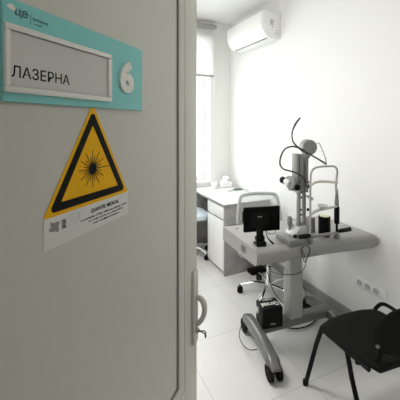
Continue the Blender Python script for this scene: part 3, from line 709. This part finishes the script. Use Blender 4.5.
# a light grey block beside it
gb = MB(); gb.box((-0.03, -0.03, 0), (0.03, 0.03, 0.11), 0.006); o = gb.build('grey_box', 'greyplastic'); o.location = (1.70, 1.715, TZ); tag(o, 'small light grey box beside the black canister on the table', 'box')

# ------------------------------------------------------------------ cables
def C3(px, py, y):
    """a point of the cable, from where it crosses the picture and its distance y into the room"""
    F = V(0.41787, 0.90851, 0); Rt = V(0.90851, -0.41787, 0)
    d = F + Rt * ((px - 200) / 300) + V(0, 0, (123 - py) / 300)
    return V(0, 0, 1.6) + d * (y / d.y)
def CZ3(px, py, z):
    p = C3(px, py, 1.0); k = (z - 1.6) / (p.z - 1.6); return Vector((p.x * k, p.y * k, z))
def cable(name, pts, r_, m_, lab):
    q = MB(); q.tube(pts, r_, 8, res=6); return tag(q.build(name, m_), lab, 'cable')
tip = [C3(300, 118, 1.57), C3(295.5, 124, 1.57), C3(292.3, 132, 1.57), C3(292.5, 140, 1.565), C3(296, 145.5, 1.56), C3(302, 150, 1.55), C3(310, 154.5, 1.545), C3(318, 159, 1.545), C3(326, 164, 1.545)]
cable('fibre_cable', tip, [0.0055, 0.007, 0.0045, 0.0045, 0.006, 0.008, 0.0055, 0.006, 0.007], 'darkgrey', 'dark flexible cable rising to a free tip above the slit lamp')
cable('fibre_cable', [C3(297, 147.5, 1.578), C3(292, 146.5, 1.58), C3(285, 149, 1.57), C3(281, 156, 1.57), C3(280, 164, 1.57), C3(283.5, 169, 1.57), C3(290, 171, 1.57), C3(298, 173.5, 1.57), C3(304, 179, 1.57), C3(306.5, 187, 1.58)], 0.0055, 'darkgrey', 'dark cable looping left around the slit lamp body')
cable('lamp_cable', [C3(316, 144, 1.59), C3(319, 143.3, 1.585), C3(321.5, 148, 1.57), C3(325, 157, 1.55), C3(326.5, 163.5, 1.545)], 0.0033, 'aclabel', 'thin grey cable from the round lamp head to the chin rest top')
cable('hanging_cable', [C3(304, 246, 1.53), C3(301, 250, 1.51), C3(303, 258, 1.51), C3(305, 262, 1.51), C3(308, 256, 1.51), C3(310, 249, 1.51), C3(306, 245, 1.52)], 0.0028, 'black', 'black cable looped over the front edge of the table')
cable('hanging_cable', [C3(302, 250, 1.51), C3(306, 262, 1.50), C3(302, 271, 1.55), C3(293, 274.5, 1.60), C3(280, 274, 1.66), C3(271, 271, 1.75), C3(268, 264, 1.85)], 0.0022, 'black', 'thin black cable sagging across the table column')
cable('floor_cable', [CZ3(274, 322, 0.01), CZ3(283, 326.5, 0.01), CZ3(294, 328.5, 0.01), CZ3(305, 327, 0.01), CZ3(314, 322, 0.01), CZ3(319, 314, 0.01), CZ3(315, 303, 0.01), CZ3(307, 297, 0.01)], 0.005, 'black', 'black cable lying on the floor under the table beam')
cable('power_cable', [C3(264, 263, 1.90), C3(268, 274, 1.88), C3(272, 288, 1.86), C3(281, 301, 1.84), C3(292, 308, 1.84), C3(300, 309, 1.85), C3(305, 303, 1.87), C3(306, 293, 1.90), C3(303, 286, 1.92)], 0.003, 'black', 'black cable curving down behind the table column')
cable('foot_cable', [V(1.215, 1.90, 0.10), V(1.175, 1.87, 0.05), V(1.165, 1.80, 0.03), V(1.165, 1.72, 0.05), V(1.185, 1.66, 0.09)], 0.003, 'darkgrey', 'thin cable hanging around the left table foot')

# ------------------------------------------------------------------ black patient chair in the foreground (faces +y)
pc = empty('visitor_chair', (1.555, 1.10, 0), R(-3), 'black four-legged visitor chair at the front right with curved backrest', 'chair')
# seat: dished pad with waterfall front
q = MB()
def seatf(thk):
    def f_(a, b_):
        u = a * 2 - 1; v = b_ * 2 - 1
        k = 0.09
        x = 0.222 * u * (1 - k * v * v * abs(u) - 0.06 * max(0, -v)); y = 0.205 * v * (1 - k * u * u * abs(v))
        z = 0.462 - 0.014 * (1 - u * u) * (1 - v * v) - 0.030 * max(0, v - 0.55) ** 2 / 0.2 - 0.012 * u ** 4
        return V(x, y, z + thk)
    return f_
nu = 17
vt = [[q.bm.verts.new(seatf(0)(i / 16, j / 16)) for j in range(nu)] for i in range(nu)]
vb = [[q.bm.verts.new(seatf(-0.034)(i / 16, j / 16) * 1.0) for j in range(nu)] for i in range(nu)]
for i in range(nu - 1):
    for j in range(nu - 1):
        q.bm.faces.new((vt[i][j], vt[i + 1][j], vt[i + 1][j + 1], vt[i][j + 1])); q.bm.faces.new((vb[i][j], vb[i][j + 1], vb[i + 1][j + 1], vb[i + 1][j]))
for i in range(nu - 1):
    q.bm.faces.new((vt[i][0], vb[i][0], vb[i + 1][0], vt[i + 1][0])); q.bm.faces.new((vt[i][-1], vt[i + 1][-1], vb[i + 1][-1], vb[i][-1]))
    q.bm.faces.new((vt[0][i], vt[0][i + 1], vb[0][i + 1], vb[0][i])); q.bm.faces.new((vt[-1][i], vb[-1][i], vb[-1][i + 1], vt[-1][i + 1]))
seat = q.build('seat', 'chairblack', pc, ang=70)
md = seat.modifiers.new('round', 'BEVEL'); md.width = 0.012; md.segments = 3; md.limit_method = 'ANGLE'; md.angle_limit = R(50)
# side frames: rail with front and rear legs
for s_ in (-1, 1):
    x = s_ * 0.205
    q = MB(); q.tube([(x, 0.17, 0.412), (x, 0.02, 0.412), (x, -0.14, 0.412)], 0.0115, 12, smooth=False); q.build('side_rail', 'black', pc)
    q = MB(); q.tube([(x, 0.165, 0.420), (x * 1.02, 0.205, 0.30), (x * 1.06, 0.285, 0.006)], 0.0125, 14, smooth=False, flat=1.0); lg = q.build('leg', 'black', pc)
    q = MB(); q.lathe((x * 1.06, 0.287, 0.0), [(0.015, 0), (0.016, 0.02), (0.013, 0.03)]); q.build('foot_cap', 'rubber', lg)
    q = MB(); q.tube([(x, -0.010, 0.412), (x * 1.03, -0.045, 0.30), (x * 1.08, -0.16, 0.006)], 0.0125, 14, smooth=False); lg = q.build('leg', 'black', pc)
    q = MB(); q.lathe((x * 1.08, -0.162, 0.0), [(0.015, 0), (0.016, 0.02), (0.013, 0.03)]); q.build('foot_cap', 'rubber', lg)
    q = MB(); q.tube([(s_ * 0.205, 0.16, 0.420), (s_ * 0.230, 0.155, 0.450), (s_ * 0.236, 0.12, 0.485), (s_ * 0.236, 0.05, 0.490), (s_ * 0.232, -0.04, 0.475), (s_ * 0.215, -0.115, 0.490), (s_ * 0.198, -0.150, 0.54), (s_ * 0.190, -0.165, 0.62)] if s_ > 0 else
                     [(s_ * 0.190, -0.09, 0.418), (s_ * 0.175, -0.145, 0.428), (s_ * 0.160, -0.160, 0.50), (s_ * 0.155, -0.168, 0.56), (s_ * 0.150, -0.185, 0.62)], 0.011, 12, res=6)
    q.build('back_bracket', 'black', pc)
for y in (0.13, -0.10):
    q = MB(); q.cyl((-0.205, y, 0.412), (0.205, y, 0.412), 0.010, n=12); q.build('cross_tube', 'black', pc)
# backrest: curved padded shell with rounded outline
q = MB(); nu, nv = 21, 15
def bk(u, v, off):
    # u,v in -1..1 superellipse mapping from a square
    uu = u * math.sqrt(1 - 0.42 * v * v); vv = v * math.sqrt(1 - 0.42 * u * u)
    e = 1 - max(abs(u), abs(v)) ** 8
    z = 0.622 + 0.150 * vv
    y = -0.205 - 0.25 * (z - 0.50) + 0.060 * uu ** 2
    return V(0.212 * uu, y + off * (0.25 + 0.75 * e), z)
A = [[q.bm.verts.new(bk(i / 20 * 2 - 1, j / 14 * 2 - 1, 0.018)) for j in range(nv)] for i in range(nu)]
B = [[q.bm.verts.new(bk(i / 20 * 2 - 1, j / 14 * 2 - 1, -0.018)) for j in range(nv)] for i in range(nu)]
for i in range(nu - 1):
    for j in range(nv - 1):
        q.bm.faces.new((A[i][j], A[i + 1][j], A[i + 1][j + 1], A[i][j + 1])); q.bm.faces.new((B[i][j], B[i][j + 1], B[i + 1][j + 1], B[i + 1][j]))
for i in range(nu - 1):
    q.bm.faces.new((A[i][0], B[i][0], B[i + 1][0], A[i + 1][0])); q.bm.faces.new((A[i][-1], A[i + 1][-1], B[i + 1][-1], B[i][-1]))
for j in range(nv - 1):
    q.bm.faces.new((A[0][j], A[0][j + 1], B[0][j + 1], B[0][j])); q.bm.faces.new((A[-1][j], B[-1][j], B[-1][j + 1], A[-1][j + 1]))
q.build('backrest', 'chairblack', pc, ang=80)
q = MB(); q.lathe((-0.204, -0.185, 0.555), [(0.007, -0.004), (0.007, 0.008), (0.005, 0.010)], (-1, -0.1, 0), 14); q.build('bolt_cap', 'footgrey', pc)
